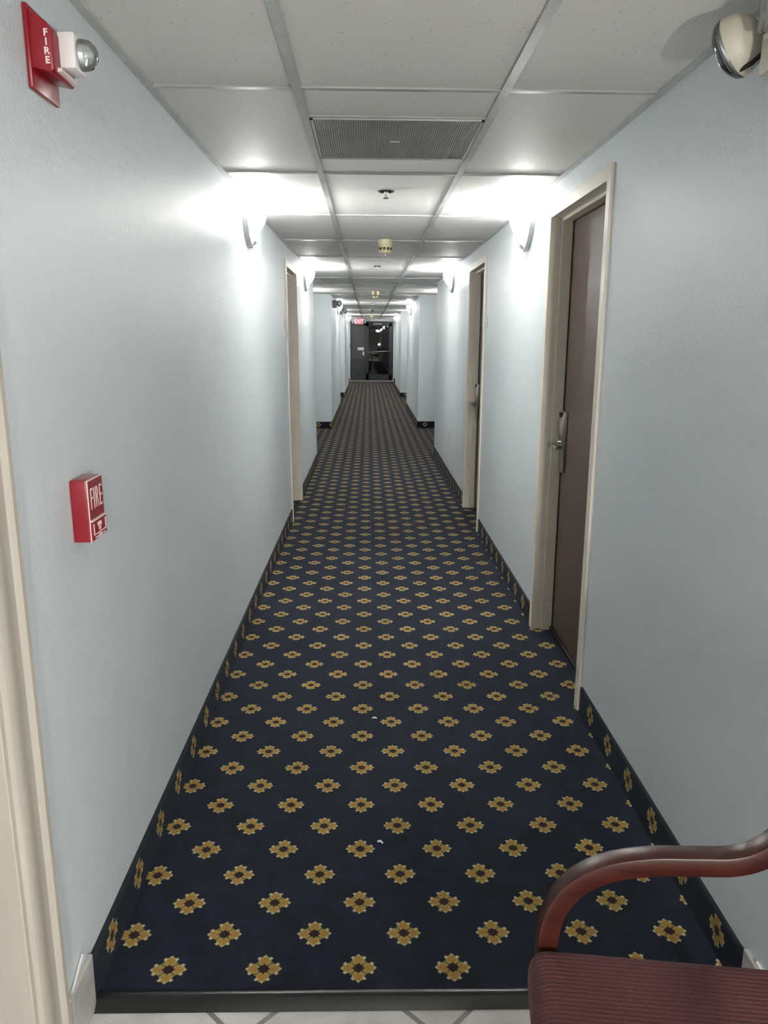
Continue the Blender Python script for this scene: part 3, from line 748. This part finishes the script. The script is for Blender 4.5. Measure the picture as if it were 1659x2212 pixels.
# exit sign
a = empty('exit_sign', (-0.335, 28.95, 2.03)); tag(a, 'red glowing EXIT sign with twin lamp heads above the exit side panel', 'exit sign')
B().box(-0.16, 0.16, 0.0, 0.05, -0.005, 0.185, 0.005, 2).obj('housing', M['exitbody'], a, 40)
B().box(-0.145, 0.145, -0.004, 0.002, 0.008, 0.172).obj('face_plate', M['exitface'], a)
text_mesh('lettering', 'EXIT', 0.185, 0.002, M['exitred'], a, Matrix.Translation((0, -0.006, 0.09)) @ Matrix.Rotation(PI / 2, 4, 'X') @ Matrix.Diagonal((0.82, 1, 1, 1)), bold=0.004)
lamp_head(a, (-0.215, -0.01, 0.06), (-0.4, -0.8, -0.4), 0.05, ('exitbody', 'clear', 'chrome'))
lamp_head(a, (0.215, -0.01, 0.06), (0.4, -0.8, -0.4), 0.05, ('exitbody', 'clear', 'chrome'))

# room number plates and outlet
def plate(side, y, z, label):
    loc, rot = (RIGHT(y) if side == 'R' else LEFT(y)); p = empty('room_number_plate', loc, rot)
    tag(p, label, 'number plate', 'room number plates')
    out = [(-0.040, z - 0.038), (0.040, z - 0.038), (0.040, z + 0.008)] + [(0.024 * math.cos(t), z + 0.014 + 0.028 * math.sin(t)) for t in [i * PI / 8 for i in range(9)]] + [(-0.040, z + 0.008)]
    B().prism(out, 0.0, 0.005, 'x', 0.0012, 1).obj('plate', M['brass'], p)
    inn = [(yy * 0.86, z + (zz - z) * 0.86) for yy, zz in out]
    B().prism(inn, 0.005, 0.0056, 'x').obj('plate_face', M['white'], p)
    B().box(0.0055, 0.0064, -0.013, 0.013, z - 0.020, z + 0.006).obj('number_window', M['grey'], p)
    return p
plate('R', 6.025, 1.623, 'small arched room number plate beside the second door on the right')
plate('L', 6.345, 1.605, 'small arched room number plate beside the cream framed left door')
o = empty('wall_outlet', *RIGHT(8.55)); tag(o, 'small wall outlet low on the right wall past the second door', 'outlet')
B().box(0, 0.006, -0.035, 0.035, 0.415, 0.53, 0.002, 1).obj('cover_plate', M['beige'], o)
B().box(0.005, 0.008, -0.016, 0.016, 0.480, 0.512, 0.002, 1).box(0.005, 0.008, -0.016, 0.016, 0.432, 0.464, 0.002, 1).obj('socket', M['white'], o)

# lint on the carpet
def lint(px, lb):
    b = B().sweep([(0, 0, 0.002), (0.008, 0.002, 0.004), (0.014, -0.002, 0.003), (0.017, -0.006, 0.002)], 0.005, 0.003, (0, 0, 1))
    tag(b.obj('paper_scrap', M['paper'], None, None, (px[0], px[1], 0.0), (0, 0, px[2])), lb, 'scrap', 'paper scraps on the carpet')
lint((0.020, 2.93, 0.3), 'tiny white paper scrap mid carpet, farther of two')
lint((0.032, 2.13, -0.2), 'tiny white paper scrap mid carpet, nearer the camera')

# ------------------------------------------------------------------ armchair
ch = empty('armchair', (0.52, 0.884, -0.014), (0, 0, math.radians(-7.3)))
tag(ch, 'mahogany framed armchair with burgundy ribbed seat by the right wall', 'chair')
ZT = 0.486
st = B().box(-0.275, 0.235, -0.262, 0.262, ZT - 0.095, ZT, 0.034, 6)
for v in st.bm.verts:
    if v.co.z > ZT - 0.03: v.co.z += 0.010 * (1 - min(1, (v.co.x / 0.28) ** 2)) * (1 - min(1, (v.co.y / 0.27) ** 2))
st.obj('seat_cushion', M['fabric'], ch, 60)
rl = B().box(-0.235, 0.215, 0.225, 0.258, ZT - 0.150, ZT - 0.094, 0.004).box(-0.235, 0.215, -0.258, -0.225, ZT - 0.150, ZT - 0.094, 0.004).box(-0.245, -0.215, -0.226, 0.226, ZT - 0.150, ZT - 0.094, 0.004).box(0.195, 0.225, -0.226, 0.226, ZT - 0.150, ZT - 0.094, 0.004)
rl.obj('seat_rail', M['wood'], ch)
def smooth(pts, n=6):
    out = []
    P = [Vector((p[0], 0, p[1])) for p in pts]
    for i in range(len(P) - 1):
        p0, p1, p2, p3 = P[max(i - 1, 0)], P[i], P[i + 1], P[min(i + 2, len(P) - 1)]
        for k in range(n):
            t = k / n
            out.append(0.5 * ((2 * p1) + (p2 - p0) * t + (2 * p0 - 5 * p1 + 4 * p2 - p3) * t * t + (3 * p1 - p0 - 3 * p2 + p3) * t ** 3))
    out.append(P[-1]); return out
ARM = [(-0.236, 0.0), (-0.238, 0.25), (-0.240, 0.44), (-0.234, 0.52), (-0.206, 0.580), (-0.152, 0.622), (-0.080, 0.643), (0.0, 0.650), (0.06, 0.656), (0.105, 0.676), (0.150, 0.722), (0.195, 0.780), (0.232, 0.825)]
for s in (1, -1):
    path = [Vector((p.x, s * 0.284, p.z)) for p in smooth(ARM)]
    B().sweep(path, 0.040, 0.036, (0, 1, 0), 0.005).obj('arm', M['wood'], ch, 40)
    path = [Vector((p.x, s * 0.272, p.z)) for p in smooth([(0.28, 0.0), (0.235, 0.25), (0.225, 0.45), (0.245, 0.75), (0.285, 0.96)])]
    B().sweep(path, 0.034, 0.036, (0, 1, 0), 0.005).obj('back_post', M['wood'], ch, 40)
bk = B().box(-0.028, 0.028, -0.252, 0.252, 0.0, 0.40, 0.024, 5).xf(Matrix.Translation((0.235, 0, 0.55)) @ Matrix.Rotation(math.radians(9), 4, 'Y'))
bk.obj('backrest', M['fabric'], ch, 60)
B().box(-0.014, 0.014, -0.262, 0.262, -0.02, 0.02, 0.004).xf(Matrix.Translation((0.287, 0, 0.955))).obj('top_rail', M['wood'], ch)

# ------------------------------------------------------------------ lights of the lobby behind the camera, and a fill outside
def area(name, loc, rot, sx, sy, e, col=(1, 0.97, 0.93)):
    l = bpy.data.lights.new(name, 'AREA'); l.shape = 'RECTANGLE'; l.size = sx; l.size_y = sy; l.energy = e; l.color = col
    o = bpy.data.objects.new(name, l); C.objects.link(o); o.location = loc; o.rotation_euler = rot; return o
area('lobby_ceiling_light', (0.75, -4.0, ZC - 0.06), (math.radians(28), 0, 0), 0.3, 0.3, 62.0, (0.97, 0.98, 1.0))
l = bpy.data.lights.new('lobby_table_lamp', 'POINT'); l.energy = 29.0; l.shadow_soft_size = 0.05; l.color = (1.0, 0.95, 0.88)
o = bpy.data.objects.new('lobby_table_lamp', l); C.objects.link(o); o.location = (0.78, -0.45, 1.15)
l = bpy.data.lights.new('outdoor_fill', 'POINT'); l.energy = 14.0; l.shadow_soft_size = 0.1  # added point light outdoors, without a fixture, so the receptacle is lit
o = bpy.data.objects.new('outdoor_fill', l); C.objects.link(o); o.location = (0.45, YE + 4.0, 2.6)

wd = bpy.data.worlds.new('night'); bpy.context.scene.world = wd; wd.use_nodes = True
wd.node_tree.nodes['Background'].inputs[0].default_value = (0.004, 0.005, 0.008, 1)

# ------------------------------------------------------------------ camera
pitch, yaw, roll, fpx = math.radians(-12.32), math.radians(1.20), 0.0074, 1704.0
F = Vector((math.sin(yaw) * math.cos(pitch), math.cos(yaw) * math.cos(pitch), math.sin(pitch)))
r = Vector((math.cos(yaw), -math.sin(yaw), 0)); u = r.cross(F)
c_, s_ = math.cos(roll), math.sin(roll)
Rv = r * c_ + u * s_; Uv = u * c_ - r * s_
cam = bpy.data.cameras.new('camera'); cam.sensor_fit = 'VERTICAL'; cam.sensor_height = 24.0; cam.lens = 24.0 * fpx / 2212.0
cam.clip_start = 0.02; cam.clip_end = 200
co = bpy.data.objects.new('camera', cam); C.objects.link(co)
mw = Matrix((Rv, Uv, -F)).transposed().to_4x4(); mw.translation = (0, 0, H); co.matrix_world = mw
sc = bpy.context.scene; sc.camera = co
vs = sc.view_settings
sc.display_settings.display_device = 'sRGB'
vs.view_transform = 'Standard'; vs.look = 'None'; vs.exposure = 1.55; vs.gamma = 1.0; vs.use_curve_mapping = False
sc.cycles.max_bounces = 10; sc.cycles.diffuse_bounces = 7; sc.cycles.transparent_max_bounces = 12
sc.cycles.use_denoising = True
sc.cycles.sample_clamp_indirect = 8.0
